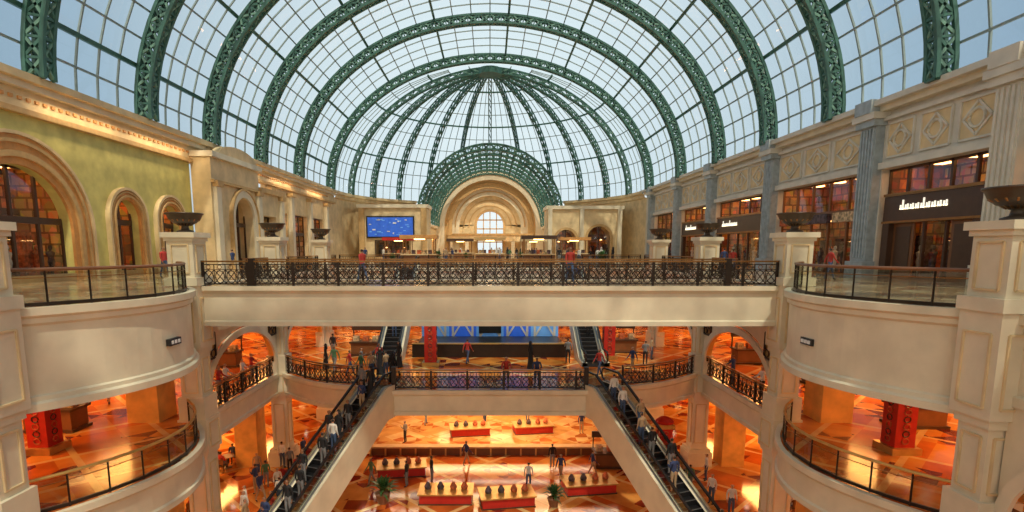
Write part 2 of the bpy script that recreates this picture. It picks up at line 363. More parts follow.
for i,(a,b) in enumerate(zip(PR[:-1],PR[1:])):
    mb=MB(); a+=.75;b-=.75
    fr='darkbrown' if i%2==0 else 'wood'
    shop(mb,T,a,b,0,6.0,nm=5,transom=3.9,seed=40+i,frame=fr)
    if i in(2,4,5):
        wbox(mb,T,a+.4,b-.4,3.1,4.5,-.35,.0,'darkbrown'); wbox(mb,T,a+.4,b-.4,4.45,4.6,-.35,.08,'bronze'); wbox(mb,T,a+.4,b-.4,3.0,3.12,-.35,.08,'bronze')
        wbox(mb,T,a+.4,a+.9,0,3.1,-.35,0,'darkbrown'); wbox(mb,T,b-.9,b-.4,0,3.1,-.35,0,'darkbrown')
        if i==2:
            for u0,u1 in((a+.9,a+2.4),(b-2.4,b-.9)): wbox(mb,T,u0,u1,0,3.1,-.4,-.3,'wood'); wbox(mb,T,u0+.2,u1-.2,.6,2.8,-.3,-.27,'darkbrown')
        for q in range(9):
            u=b-1.9-q*.36
            h=.5 if q in(0,4) else .28
            wbox(mb,T,u,u+.07,3.7,3.7+h,.0,.05,'signwhite'); wbox(mb,T,u,u+.22,3.7,3.76,.0,.05,'signwhite'); wbox(mb,T,u+.16,u+.22,3.7,3.94,.0,.05,'signwhite')
    if i in(1,3):
        for q in range(3): wbox(mb,T,a+.3+q*(b-a)/3,a-.3+(q+1)*(b-a)/3,3.3,3.9,-.4,-.1,'goods%d'%(1+q%3))
    mb.obj('shopfront')

# ---------------------------------------------------------------- apse walls
mb=MB()
n=40
pts=[(W*math.cos(math.pi*i/n),YC+W*math.sin(math.pi*i/n)) for i in range(n+1)]
R=[p for p in pts if p[0]>=CR-.4]; L=[p for p in pts if p[0]<=-CR+.4]
for P in(R,L):
    mb.sweep(P,[(0,0),(0,.4),(0,8.7),(.3,8.8),(.3,9.2),(.7,9.3),(.7,9.7),(0,9.7)],'cream',1)
mb.obj('wall_apse')
mb=MB()
for s in(-1,1):
    Tc=TL(s*CR,-s); wall_run(mb,Tc,95,128,0,CZ,.5,[(100,2,4.2,0),(107,2,4.2,0),(114,2,4.2,0),(121,2,4.2,0)],'cream')
    for u in(100,107,114,121): wbox(mb,Tc,u-2,u+2,0,4.2,-.6,-.5,'yellowwall'); wbox(mb,Tc,u-1.9,u+1.9,3.6,3.9,-.45,-.35,'lamp')
    wbox(mb,Tc,95,128,CZ-.5,CZ,0,.5,'whitecream')
mb.obj('wall_corridor')
def TE(y): return lambda u,z,d:(u,y-d,z)
mb=MB(); E=TE(128)
def arch_wall_curved(mb,E,ro,zo,ri,hi,zi,m,d0,d1,n=24):
    for i in range(n):
        a,b=math.pi*i/n,math.pi*(i+1)/n
        P=[(-ro*math.cos(a),zo+ro*math.sin(a)),(-ro*math.cos(b),zo+ro*math.sin(b)),(-ri*math.cos(b),zi+hi*math.sin(b)),(-ri*math.cos(a),zi+hi*math.sin(a))]
        mb.hexa([E(*p,d0) for p in P]+[E(*p,d1) for p in P],m)
    for s in(-1,1):
        wbox(mb,E,min(s*ro,s*ri),max(s*ro,s*ri),0,zi,d0,d1,m)
arch_wall_curved(mb,E,12.6,CZ,10.3,10.3,CZ,'whitecream',0,.8)
arch_wall_curved(mb,E,10.5,CZ,8.6,8.6,CZ,'tan',-.8,0)
arch_wall_curved(mb,E,8.8,CZ,7.0,7.0,CZ,'whitecream',-1.6,-.8)
arch_wall_curved(mb,E,7.2,CZ,3.0,3.0,CZ+.5,'cream',-2.4,-1.6)
for r_ in(11.5,9.6,7.9,6.0,4.8): 
    for q in range(24):
        a,b=math.pi*q/24,math.pi*(q+1)/24; dd={11.5:.85,9.6:.05,7.9:-.75}.get(r_,-1.55)
        mb.beam(E(-r_*math.cos(a),CZ+r_*math.sin(a),dd),E(-r_*math.cos(b),CZ+r_*math.sin(b),dd),.22,.22,'tan',(0,1,0))
arch_trim(mb,E,0,3,CZ+.5,3,0,.5,-1.6,-1.3,'tan')
for z in(3,6,8): wbox(mb,E,-3,3,z,z+.25,-2.2,-1.9,'tan')
for u in(-1.5,0,1.5): wbox(mb,E,u-.1,u+.1,0,10,-2.2,-1.9,'tan')
wbox(mb,E,-9.5,9.5,3.3,4.6,-.6,1.0,'cream'); wbox(mb,E,-9.7,9.7,4.6,5.0,-.6,1.2,'tan')
for u in(-8.8,-5.2,5.2,8.8): wbox(mb,E,u-.4,u+.4,0,3.3,.1,.9,'whitecream')
mb.obj('wall_back')
Tb=TE(84)
mb=MB()
wall_run(mb,Tb,-19.5,-9.3,0,7.6,5,[(-14.6,2.6,2.9,0)],'cream')
wbox(mb,Tb,-19.7,-9.1,7.6,8.1,-5,.3,'whitecream'); wbox(mb,Tb,-19.5,-9.3,0,.5,0,.1,'tan')
for u in(-19,-9.8): wbox(mb,Tb,u-.4,u+.4,0,7.6,0,.3,'tan')
shop(mb,Tb,-17.2,-12,0,2.9,nm=4,seed=77,depth=3.5)
mb.obj('apse_shop_pavilion')
mb=MB(); wbox(mb,Tb,-18.3,-11.2,3.2,6.4,.1,.3,'black'); wbox(mb,Tb,-18.1,-11.4,3.4,6.2,.3,.34,'blue')
rr=random.Random(5)
for i in range(26):
    a=rr.uniform(-17.9,-12.2); c=rr.uniform(3.5,5.9); wbox(mb,Tb,a,a+rr.uniform(.2,.6),c,c+rr.uniform(.08,.2),.34,.38,'bluelight' if i%3 else 'white')
mb.obj('advertising_screen')
mb=MB()
wall_run(mb,Tb,8.5,19.6,0,7.4,5,[(11.3,1.5,2.9,1.5),(16.2,1.7,3.2,1.7)],'cream')
arch_trim(mb,Tb,11.3,1.5,2.9,1.5,0,.35,0,.2,'tan'); arch_trim(mb,Tb,16.2,1.7,3.2,1.7,0,.35,0,.2,'tan')
wbox(mb,Tb,8.3,19.8,7.4,7.9,-5,.3,'whitecream'); 
for u in(8.9,13.6,19.2): wbox(mb,Tb,u-.3,u+.3,0,7.4,0,.3,'whitecream')
shop(mb,Tb,9.8,12.8,0,4.4,nm=2,seed=78,depth=3.5); shop(mb,Tb,14.5,17.9,0,4.9,nm=2,seed=79,depth=3.5)
mb.obj('apse_shop_pavilion')

# ---------------------------------------------------------------- slabs
def bulge(s,y0,y1,sag=2.0,n=18):
    return [(s*(XE-sag*math.sin(math.pi*i/n)**.85),y0+(y1-y0)*i/n) for i in range(n+1)]
BY0,BY1=NP0+.6,23.9
def edge_path(s,upper=True):
    p=[(s*XE,-15)]
    p+=[(s*XE,-4)]
    p+=bulge(s,BY0,BY1)
    p+=[(s*XE,48.5 if upper else 34.3)]
    return p
mb=MB()
for s in(-1,1):
    p=edge_path(s)+[(s*24,48.5),(s*24,-15)]
    mb.prism(p,-.5,0,'marble_upper','whitecream')
    mb.box(min(s*13.4,s*26),max(s*13.4,s*26),-15,48.5,-1.6,-.5,'ceilingcream')
mb.prism([(-24,48.5),(24,48.5),(24,80)]+[((W+2)*math.cos(math.pi*i/20),80+(W+2)*math.sin(math.pi*i/20)) for i in range(1,20)]+[(-24,80)],-.5,0,'marble_upper','whitecream')
mb.box(-13.4,13.4,100,131,-.5,0,'marble_upper')
mb.box(-26,26,48.6,60,-1.6,-.5,'ceilingcream')
mb.obj('floor_upper_gallery')
mb=MB()
FASU=[(0,.02),(.22,.02),(.22,-.22),(.1,-.3),(.1,-.42),(.02,-.5),(.02,-2.0),(.12,-2.05),(.12,-2.3),(-.35,-2.35),(-.35,-1.5)]
FASB=[(0,.02),(.24,.02),(.24,-.2),(.12,-.28),(.12,-.42),(.02,-.5),(.02,-2.45),(.1,-2.5),(.1,-2.62),(.2,-2.68),(.2,-2.9),(-.45,-2.95),(-.45,-1.5)]
for s in(-1,1):
    mb.sweep(bulge(s,BY0,BY1),FASB,'whitecream',s)
    for a,b in((-15,-5.5),(-4.3,4.3),(5.5,NP0-.6),(25.1,33.7),(34.9,43.5),(44.7,48.5)):
        mb.sweep([(s*XE,a),(s*XE,b)],FASU,'whitecream',s)
mb.sweep([(-XE,48.5),(XE,48.5)],[(.02,0),(.2,0),(.2,-.3),(.02,-.4),(.02,-1.7),(-.4,-1.7)],'whitecream',-1)
mb.obj('trim_gallery_fascia')
wing=[(5.3,29.6),(5.4,30.3),(7.3,30.6)]
cur=[(7.3+(XE-7.3)*t, 30.6+3.7*(1-math.cos(t*math.pi/2))) for t in[i/8 for i in range(1,9)]]
front=[(-x,y) for x,y in reversed(wing+cur)]+wing+cur
mb=MB()
mb.prism(front+[(XE,58),(-XE,58)],-7.3,Z1,'marble_orange','whitecream')
for s in(-1,1):
    p=edge_path(s,False)+[(s*XE,58),(s*30,58),(s*30,-15)]
    mb.prism(p,-6.5,Z1,'marble_orange','whitecream')
    mb.box(min(s*13.4,s*30),max(s*13.4,s*30),-15,58,-7.2,-6.5,'ceilingcream')
mb.box(-13.1,13.1,34.5,58,-7.34,-7.3,'ceilingcream')
mb.obj('floor_middle_gallery')
mb=MB()
FM=[(0,Z1+.02),(.2,Z1+.02),(.2,Z1-.2),(.07,Z1-.3),(.04,Z1-.35),(.04,Z1-1.15),(.12,Z1-1.2),(.12,Z1-1.4),(-.4,Z1-1.4)]
mb.sweep([(-5.3,29.6),(5.3,29.6)],FM,'whitecream',-1)
mb.sweep(wing[1:]+cur,FM,'whitecream',-1); mb.sweep([(-x,y) for x,y in reversed(wing[1:]+cur)],FM,'whitecream',-1)
for s in(-1,1):
    mb.sweep(bulge(s,BY0,BY1),FM,'whitecream',s)
    for a,b in((-15,-5.5),(-4.3,4.3),(5.5,NP0-.6),(25.1,33.7)): mb.sweep([(s*XE,a),(s*XE,b)],FM,'whitecream',s)
mb.obj('trim_middle_fascia')
mb=MB(); mb.box(-30,30,-15,60,-12.4,Z0,'marble_ground'); mb.box(-12,12,36.2,56,Z0,Z0+.012,'marble_pale'); mb.obj('floor')

mb=MB()
for s in(-1,1):
    for (z0,z1) in((Z1,-1.6),(Z0,-7.2)):
        Tl=TL(s*27,-s); ops=[(c,3.2,z0+3.6,0) for c in(2,10,18,26,34,42,50)]
        wall_run(mb,Tl,-15,58,z0,z1,.5,ops,'yellowwall')
        for c in(-2,6,14,22,30,38,46,54): wbox(mb,Tl,c-.4,c+.4,z0,z1,0,.3,'whitecream')
mb.obj('wall_lower_sides')
k=0
for s in(-1,1):
    for z0 in(Z1,Z0):
        Tl=TL(s*27,-s)
        for c in(10,18,26,34,42,50):
            k+=1; shopobj('shopfront',Tl,c-3.2,c+3.2,z0,z0+3.6,nm=4,seed=100+k,depth=2.8)
mb=MB(); Te=TE(57.5)
for (z0,z1) in((Z1,-1.6),(Z0,-7.2)):
    wall_run(mb,Te,-27,27,z0,z1,.5,[(c,2.8,z0+3.4,0) for c in(-22,-14,-6,6,14,22)],'orangewall')
mb.obj('wall_lower_back')
for z0 in(Z1,Z0):
    for c in(-22,-14,-6,6,14,22):
        k+=1; shopobj('shopfront',Te,c-2.8,c+2.8,z0,z0+3.4,nm=4,seed=100+k,depth=2.8)

# ---------------------------------------------------------------- piers & arches
def pier():
    mb=MB()
    def sq(h,z0,z1,m='whitecream'): mb.box(-h,h,-h,h,z0,z1,m)
    sq(.75,Z0,Z0+.9); sq(.66,Z0+.9,Z0+1.1); sq(.48,Z0+1.1,-7.6); sq(.56,-7.6,-7.4); sq(.64,-7.4,-5.9); sq(.58,-5.9,-4.9); sq(.46,-4.9,-2.95)
    sq(.54,-2.95,-2.7); sq(.63,-2.7,0.05)
    sq(.70,.05,.4); sq(.56,.4,1.95); sq(.63,1.95,2.1); sq(.72,2.1,2.32)
    for (z0,z1,h) in((-10.5,-8,.48),(-4.7,-3.2,.46),(.6,1.8,.56),(-7.2,-6.1,.64),(-2.4,-.5,.63)):
        w=h*.64
        for ax in(0,1):
            for sg in(-1,1):
                P=[(-w,z0),(w,z0),(w,z1),(-w,z1)]
                for i in range(4):
                    a,b=P[i],P[(i+1)%4]
                    f=(lambda p:(sg*(h+.02),p[0],p[1])) if ax==0 else (lambda p:(p[0],sg*(h+.02),p[1]))
                    mb.beam(f(a),f(b),.06,.06,'cream')
    return mb
p0=None
for s in(-1,1):
    for y in PIERS:
        if p0 is None: p0=pier().obj('gallery_pier',loc=(s*XE,y,0))
        else: inst(p0,'gallery_pier',(s*XE,y,0))
mb=MB()
mb.lathe([(.0,0),(.34,0),(.34,.07),(.17,.13),(.14,.26),(.22,.32),(.45,.40),(.62,.56),(.70,.74),(.76,.78),(.76,.83),(.66,.83),(.55,.70),(.2,.6),(0,.58)],(0,0,0),'bowl',28)
for i in range(16):
    a=2*math.pi*i/16; mb.beam((.24*math.cos(a),.24*math.sin(a),.31),(.6*math.cos(a),.6*math.sin(a),.55),.05,.05,'bronze')
b0=mb.obj('stone_bowl_planter',True,loc=(-XE,24.5,2.32))
for s in(-1,1):
    for y in PIERS:
        if (s,y)!=(-1,24.5): inst(b0,'stone_bowl_planter',(s*XE,y,2.32))
mb=MB()
for s in(-1,1):
    Tp=TL(s*XE,-s)
    for a,b in((-4.9,4.9),(4.9,NP0),(24.5,34.3),(34.3,44.1)):
        arch_fill(mb,Tp,a+.5,b-.5,-5.2,2.75,-2.25,-.45,.05,'whitecream','yellowwall',24)
        arch_trim(mb,Tp,(a+b)/2,(b-a)/2-.9,-5.2,2.35,-6,.35,.05,.17,'whitecream')
        wbox(mb,Tp,a+.5,a+.9,-6,-5.2,-.45,.05,'whitecream'); wbox(mb,Tp,b-.9,b-.5,-6,-5.2,-.45,.05,'whitecream')
        for u in(a+1.15,b-1.15):
            if b<NP0+1: continue
            wbox(mb,Tp,u-.5,u+.5,-3.5,-2.3,.05,.1,'gold')
            for q in range(3):
                for v in(-.25,.25):
                    mb.tube([Tp(u+v+.2*math.cos(t),-2.55-.36*q+.18*math.sin(t),.14) for t in[2*math.pi*j/10 for j in range(10)]],.03,'iron',4,True)
            for (p,q) in(((u-.5,-3.5),(u+.5,-3.5)),((u-.5,-2.3),(u+.5,-2.3)),((u-.5,-3.5),(u-.5,-2.3)),((u+.5,-3.5),(u+.5,-2.3))): mb.beam(Tp(*p,.12),Tp(*q,.12),.08,.08,'iron',(1,0,0))
    for y in(NP0,24.5): mb.box(min(s*14.6,s*16),max(s*14.6,s*16),y-.7,y+.7,-6,-1.6,'yellowwall')
    for y in(NP0,24.5,34.3): mb.box(min(s*14.6,s*16),max(s*14.6,s*16),y-.7,y+.7,-12,-7.2,'yellowwall')
mb.obj('trim_gallery_arches')

# ---------------------------------------------------------------- balustrades
def resample(path,step):
    P=[Vector((p[0],p[1])) for p in path]; out=[P[0]]; 
    L=sum((P[i+1]-P[i]).length for i in range(len(P)-1)); n=max(1,round(L/step)); st=L/n
    acc=0; tgt=st; 
    for i in range(len(P)-1):
        seg=(P[i+1]-P[i]).length
        while acc+seg>=tgt-1e-6 and len(out)<=n:
            out.append(P[i].lerp(P[i+1],min(1,(tgt-acc)/seg))); tgt+=st
        acc+=seg
    return out
def iron_rail(mb,path,z,top='iron'):
    S=resample(path,.49); 
    for i in range(len(S)-1):
        a,b=S[i],S[i+1]; A=lambda p,h:(p.x,p.y,z+h)
        mb.beam(A(a,1.08),A(b,1.08),.13,.07,'bronze'); mb.beam(A(a,.95),A(b,.95),.05,.04,'iron'); mb.beam(A(a,.1),A(b,.1),.06,.06,'iron')
        mb.beam(A(a,.72),A(b,.72),.04,.03,'iron')
        c=(a+b)/2; d=(b-a).normalized()
        mb.tube([(c.x+d.x*.2*math.cos(t),c.y+d.y*.2*math.cos(t),z+.41+.27*math.sin(t)) for t in[2*math.pi*j/12 for j in range(12)]],.024,'iron',4,True)
        mb.beam(A(a,.12),A(b,.72),.03,.03,'iron'); mb.beam(A(a,.72),A(b,.12),.03,.03,'iron')
        mb.tube([(c.x+d.x*.09*math.cos(t),c.y+d.y*.09*math.cos(t),z+.835+.09*math.sin(t)) for t in[2*math.pi*j/8 for j in range(8)]],.018,'bronze',4,True)
        if i%4==0: mb.beam(A(a,0),A(a,1.12),.1,.1,'iron')
        else: mb.beam(A(a,.1),A(a,.95),.03,.03,'iron')
    p=S[-1]; mb.beam((p.x,p.y,z),(p.x,p.y,z+1.12),.1,.1,'iron')
def glass_rail(mb,path,z,rail='bronze'):
    S=resample(path,1.1)
    for i in range(len(S)-1):
        a,b=S[i],S[i+1]
        mb.quad((a.x,a.y,z+.12),(b.x,b.y,z+.12),(b.x,b.y,z+.98),(a.x,a.y,z+.98),'railglass')
        mb.beam((a.x,a.y,z),(a.x,a.y,z+1.02),.04,.04,'iron')
        mb.beam((a.x,a.y,z+.08),(b.x,b.y,z+.08),.08,.1,'iron'); mb.beam((a.x,a.y,z+.82),(b.x,b.y,z+.82),.025,.025,'bronze')
    mb.tube([(p.x,p.y,z+1.05) for p in S],.055,rail,8)
    p=S[-1]; mb.beam((p.x,p.y,z),(p.x,p.y,z+1.02),.05,.05,'iron')
ins=lambda s,path,d:[(x+s*d,y) for x,y in path]
for s in(-1,1):
    mb=MB(); glass_rail(mb,ins(s,bulge(s,BY0+.15,BY1-.1),.08),0,'wood'); mb.obj('glass_balustrade')
    mb=MB(); glass_rail(mb,ins(s,bulge(s,BY0+.15,BY1-.1),.08),Z1,'gold'); mb.obj('glass_balustrade')
    for a,b in((5.75,NP0-.8),(-4,4)):
        for z in(0,Z1):
            mb=MB(); glass_rail(mb,[(s*(XE+.08),a),(s*(XE+.08),b)],z,'wood'); mb.obj('glass_balustrade')
    for a,b,z in((30.0,33.5,0),(35.1,43.3,0),(44.9,48.3,0),(25.3,33.5,Z1)):
        mb=MB(); iron_rail(mb,[(s*(XE+.1),a),(s*(XE+.1),b)],z); mb.obj('iron_balustrade')
mb=MB(); iron_rail(mb,[(-13,48.6),(-8,48.6)],0); iron_rail(mb,[(-5.3,48.6),(5.3,48.6)],0); iron_rail(mb,[(8,48.6),(13,48.6)],0); mb.obj('iron_balustrade')

# ---------------------------------------------------------------- bridges
def bridge(y0,y1,name='footbridge'):
    mb=MB(); x=XE-.64
    mb.box(-x,x,y0,y1,-.3,0,'marble_upper'); mb.box(-x,x,y0+.3,y1-.3,-1.7,-.3,'ceilingcream')
    pf=[(.02,0),(.18,.02),(.18,-.18),(.08,-.26),(.02,-.34),(.02,-1.5),(.1,-1.55),(.1,-1.75),(-.3,-1.75)]
    mb.sweep([(-x,y0),(x,y0)],pf,'whitecream',-1)
    mb.sweep([(-x,y1),(x,y1)],pf,'whitecream',1)
    iron_rail(mb,[(-x+.02,y0+.05),(x-.02,y0+.05)],0); iron_rail(mb,[(-x+.02,y1-.05),(x-.02,y1-.05)],0)
    for q in(-10.4,10.4): mb.box(q-.12,q+.12,y0-.02,y0+.18,0,1.2,'iron')
    return mb.obj(name)
bridge(24.4,29.3); bridge(-4.0,.9)
mb=MB(); iron_rail(mb,[(-5.2,29.75),(5.2,29.75)],Z1)
for s in(-1,1): mb.box(s*5.25-.12,s*5.25+.12,29.65,29.9,Z1,Z1+1.25,'iron')
mb.obj('iron_balustrade')
for s in(-1,1):
    mb=MB(); iron_rail(mb,[(s*7.5,30.85)]+[(s*(x-.05),y+.15) for x,y in cur],Z1); mb.obj('iron_balustrade')

# ---------------------------------------------------------------- escalators
def escalator(top,dirv,H,name='escalator',clad=1.5):
    mb=MB(); P=Vector(top); d=Vector((dirv[0],dirv[1],0)).normalized(); nrm=Vector((-d.y,d.x,0))
    L=H/math.tan(math.radians(30)); tn=math.tan(math.radians(30))
    def h(t): return 0 if t<0 else (-H if t>L else -tn*t)
    def X(t,s,z): return P+d*t+nrm*s+Vector((0,0,z))
    ts=[-1.3,-.5,0]+[L*i/12 for i in range(1,12)]+[L,L+.6,L+1.4]
    for a,b in zip(ts[:-1],ts[1:]):
        ha,hb=h(a),h(b)
        for s in(-1,1):
            o,i=s*.9,s*.55
            mb.quad(X(a,o,ha+.28),X(b,o,hb+.28),X(b,o,max(hb-clad,-H)),X(a,o,max(ha-clad,-H)),'whitecream')
            mb.quad(X(a,o,ha+.28),X(b,o,hb+.28),X(b,i,hb+.24),X(a,i,ha+.24),'whitecream')
            mb.quad(X(a,i,ha+.24),X(b,i,hb+.24),X(b,i,hb-.3),X(a,i,ha-.3),'black')
            m=s*.7
            mb.quad(X(a,m,ha+.25),X(b,m,hb+.25),X(b,m,hb+.92),X(a,m,ha+.92),'railglass')
            mb.beam(X(a,m,ha+.97),X(b,m,hb+.97),.12,.08,'black')
            mb.beam(X(a,m,ha+.28),X(b,m,hb+.28),.1,.06,'steel')
        mb.quad(X(a,-.9,max(ha-clad,-H)),X(b,-.9,max(hb-clad,-H)),X(b,.9,max(hb-clad,-H)),X(a,.9,max(ha-clad,-H)),'whitecream')
    t=0; k=0
    while t<L:
        z=h(t+.2); p=[X(t,-.54,z-.3),X(t+.4,-.54,z-.3),X(t+.4,.54,z-.3),X(t,.54,z-.3),X(t,-.54,z+.11),X(t+.4,-.54,z+.11),X(t+.4,.54,z+.11),X(t,.54,z+.11)]
        mb.hexa(p,'black'); mb.beam(X(t+.37,-.54,z+.115),X(t+.37,.54,z+.115),.06,.02,'steel'); t+=.4
    for a,b,z in((-1.3,0,.02),(L,L+1.4,-H+.02)):
        mb.hexa([X(a,-.55,z-.1),X(b,-.55,z-.1),X(b,.55,z-.1),X(a,.55,z-.1),X(a,-.55,z),X(b,-.55,z),X(b,.55,z),X(a,.55,z)],'iron')
    for s in(-1,1):
        for t,z,sg in((-1.3,0,-1),(L+1.4,-H,1)):
            mb.tube([X(t,s*.7,z+.97),X(t+sg*.22,s*.7,z+.88),X(t+sg*.3,s*.7,z+.65),X(t+sg*.22,s*.7,z+.42),X(t,s*.7,z+.33)],.06,'black',6)
    mb.obj(name)
    return lambda t,s:(X(t,s,h(t)+.11))
ang=math.radians(22)
ER=escalator((6.3,29.3,Z1),(math.sin(ang),-math.cos(ang)),6)
EL=escalator((-6.3,29.3,Z1),(-math.sin(ang),-math.cos(ang)),6)
FR=escalator((6.9,48.4-1.0,0),(0,-1),6,clad=1.0); FL=escalator((-6.9,48.4-1.0,0),(0,-1),6,clad=1.0)

# ---------------------------------------------------------------- decor
mb=MB(); Ts=TE(44.5)
for i in range(5):
    u0=-5.5+i*2.2
    wbox(mb,Ts,u0,u0+2.2,Z1,Z1+4.2,-.3,0,'blue' if i%2 else 'bluelight')
    arch_trim(mb,Ts,u0+1.1,.7,Z1+2.3,.75,Z1,.18,0,.1,'white')
    mb.beam(Ts(u0,Z1+.1,.05),Ts(u0+1.1,Z1+1.9,.05),.14,.08,'white',(0,1,0)); mb.beam(Ts(u0+2.2,Z1+.1,.05),Ts(u0+1.1,Z1+1.9,.05),.14,.08,'white',(0,1,0))
wbox(mb,Ts,-.9,.9,Z1+.9,Z1+3.6,.1,.2,'black')
mb.obj('stage_backdrop')
mb=MB(); mb.box(-5.4,5.4,39,44,Z1,Z1+.7,'black'); mb.box(-5.5,5.5,38.8,39,Z1,Z1+.95,'iron'); mb.box(-5.5,5.5,38.75,39.05,Z1+.95,Z1+1.02,'gold'); mb.obj('stage_platform')
def redcol():
    mb=MB(); mb.box(-.55,.55,-.55,.55,0,.25,'gold'); mb.box(-.38,.38,-.38,.38,.25,3.0,'red'); mb.box(-.48,.48,-.48,.48,3.0,3.25,'gold')
    for i in range(9):
        z=.5+i*.28
        for sx,sy in((0,-1),(0,1),(-1,0),(1,0)):
            c=(sx*.39,sy*.39,z)
            pts=[((c[0]+(.13*math.cos(t) if sx==0 else 0)),(c[1]+(.13*math.cos(t) if sy==0 else 0)),z+.11*math.sin(t)) for t in[2*math.pi*j/8 for j in range(8)]]
            mb.tube(pts,.025,'darkbrown' if i%2 else 'goods3',5,True)
    mb.lathe([(.5,3.25),(.55,3.4),(.3,3.6),(0,3.7)],(0,0,0),'red',12)
    return mb
r0=redcol().obj('red_display_tower',loc=(15.5,20.4,Z1))
for p in[(-16.9,20.4,Z1),(-3.9,36.2,Z1),(8.3,38.5,Z1),(-16.2,12,Z1),(16.2,11,Z1),(10.5,32.4,Z0),(-21,26,Z1),(-9.5,37.5,Z0),(9.5,38,Z0)]: inst(r0,'red_display_tower',p)
for s in(-1,1):
    mb=MB(); mb.box(-.06,.12,-.35,.35,-.12,.12,'black')
    for q in(-.2,0,.2): mb.box(-.1,.14,q-.06,q+.06,-.06,.06,'white')
    mb.obj('fascia_floodlight',loc=(s*(XE-2.03),19.35,-1.6))
def plant(seed,hh=1.4):
    r=random.Random(seed); mb=MB()
    mb.lathe([(0,0),(.28,0),(.4,.5),(.45,.55),(.4,.58),(.34,.5),(0,.48)],(0,0,0),'pot',14)
    mb.tube([(0,0,.45),(.03,.02,.9)],.05,'wood',6)
    for i in range(80):
        a=r.uniform(0,6.28); e=r.uniform(.1,1.4); L=r.uniform(.5,.8)*hh
        b=Vector((0,0,.5+r.uniform(0,.4))); d=Vector((math.cos(a)*math.cos(e),math.sin(a)*math.cos(e),math.sin(e)))
        m=b+d*L*.6; t=b+d*L+Vector((0,0,-.2*L)); sd=d.cross(Vector((0,0,1))).normalized()*.07
        mb.quad(b,m+sd,t,m-sd,'leaf')
    return mb
pl0=plant(1).obj('potted_plant',loc=(-5.8,28.6,Z0))
for i,p in enumerate([(3.4,28.2,Z0),(-11,36,Z0),(10,50,0),(-9,52,0),(6,62,0),(-6,64,0),(-3,70,0),(4,72,0)]): inst(pl0,'potted_plant',p,i,.8+.1*(i%3))
mb=MB(); mb.box(-8,8,35.6,36.0,Z0,Z0+.5,'wood'); mb.box(-8.1,8.1,35.5,36.1,Z0+.5,Z0+.6,'tan')
for i in range(17): mb.box(-8+i,-7.9+i,35.5,35.6,Z0,Z0+.5,'gold')
mb.obj('low_planter_wall')
def stand(c='wood'):
    mb=MB(); mb.box(-1.1,1.1,-.6,.6,0,.12,'darkbrown'); mb.box(-1,1,-.5,.5,.12,.9,c); mb.box(-1.1,1.1,-.6,.6,.9,1.0,'darkbrown')
    for x in(-.7,0,.7): mb.box(x-.2,x+.2,-.2,.2,1.0,1.35,'goods1' if x else 'goods3')
    for x in(-1,1): mb.beam((x,.5,.9),(x,.5,2.0),.07,.07,'iron')
    mb.box(-1.1,1.1,.45,.55,1.7,2.1,'darkbrown'); return mb
s0=stand().obj('display_counter',loc=(7.6,33.8,Z0))
for p in[(-19,15,Z1),(-22,19,Z1),(-18.5,23,Z1),(19,16,Z1),(21.5,20,Z1),(18.5,23.5,Z1),(-19,30,Z1),(19,31,Z1),(-17.5,36,Z1),(17.5,37,Z1),(-9,40,Z1),(9.8,41,Z1)]: inst(s0,'display_counter',p)
# low red display tables, ground floor
def rtable():
    mb=MB(); mb.box(-1.4,1.4,-.7,.7,.06,.55,'red'); mb.box(-1.5,1.5,-.8,.8,.55,.62,'gold'); mb.box(-1.45,1.45,-.75,.75,0,.06,'darkbrown')
    for x in(-1,-.3,.4,1.0): mb.lathe([(.0,.62),(.16,.62),(.2,.75),(.1,.95),(.05,1.02),(0,1.03)],(x,0,0),'goods3' if x>0 else 'goods2',10)
    return mb
q0=rtable().obj('red_display_table',loc=(-2.4,29.0,Z0))
for p in[(.9,28.6,Z0),(5.6,30.2,Z0),(-5.4,32.6,Z0),(-1.5,40,Z0),(3.2,40.5,Z0)]: inst(q0,'red_display_table',p,.15)
def table():
    mb=MB(); mb.lathe([(0,0),(.28,0),(.26,.04),(.04,.06),(.04,.7),(.42,.72),(.45,.75),(0,.75)],(0,0,0),'wood',16); return mb
def chair():
    mb=MB(); 
    for x in(-.2,.2):
        for y in(-.2,.2): mb.beam((x,y,0),(x,y,.45 if y<0 else .9),.04,.04,'wood')
    mb.box(-.23,.23,-.23,.23,.43,.48,'darkbrown'); mb.box(-.22,.22,.18,.22,.6,.9,'wood'); return mb
t0=table().obj('cafe_table',loc=(-12,30,Z0)); c0=chair().obj('cafe_chair',loc=(-12,30.8,Z0),rot=0)
CAF=[(-10.2,27.8),(-15.0,27.6),(-11.5,33),(-16.5,30.5),(-9.4,31.5),(-16.5,33.5),(-18.5,27.5),(-17,25),(-18.5,31.5),(15.8,28),(16.5,31),(11.5,34.5),(18.5,29)]
seats=[(-12,30.8,0)]
for x,y in CAF:
    inst(t0,'cafe_table',(x,y,Z0))
    for a in(0,math.pi/2*1.9,math.pi):
        cx,cy=x+math.sin(a)*-.8,y+math.cos(a)*.8; inst(c0,'cafe_chair',(cx,cy,Z0),-a); seats.append((cx,cy,a))
def kiosk(c):
    mb=MB(); mb.box(-1.6,1.6,-1,1,0,1.0,'wood'); mb.box(-1.75,1.75,-1.15,1.15,1.0,1.1,'cream')
    for x in(-1.5,1.5):
        for y in(-.9,.9): mb.beam((x,y,1.1),(x,y,2.6),.1,.1,'bronze')
    mb.box(-1.8,1.8,-1.2,1.2,2.6,2.95,c); mb.box(-.5,.5,-.3,.3,2.52,2.6,'lamp')
    for i in range(5): mb.box(-1.3+i*.55,-1.0+i*.55,-.5,.3,1.1,1.5,'goods%d'%(1+i%3))
    return mb
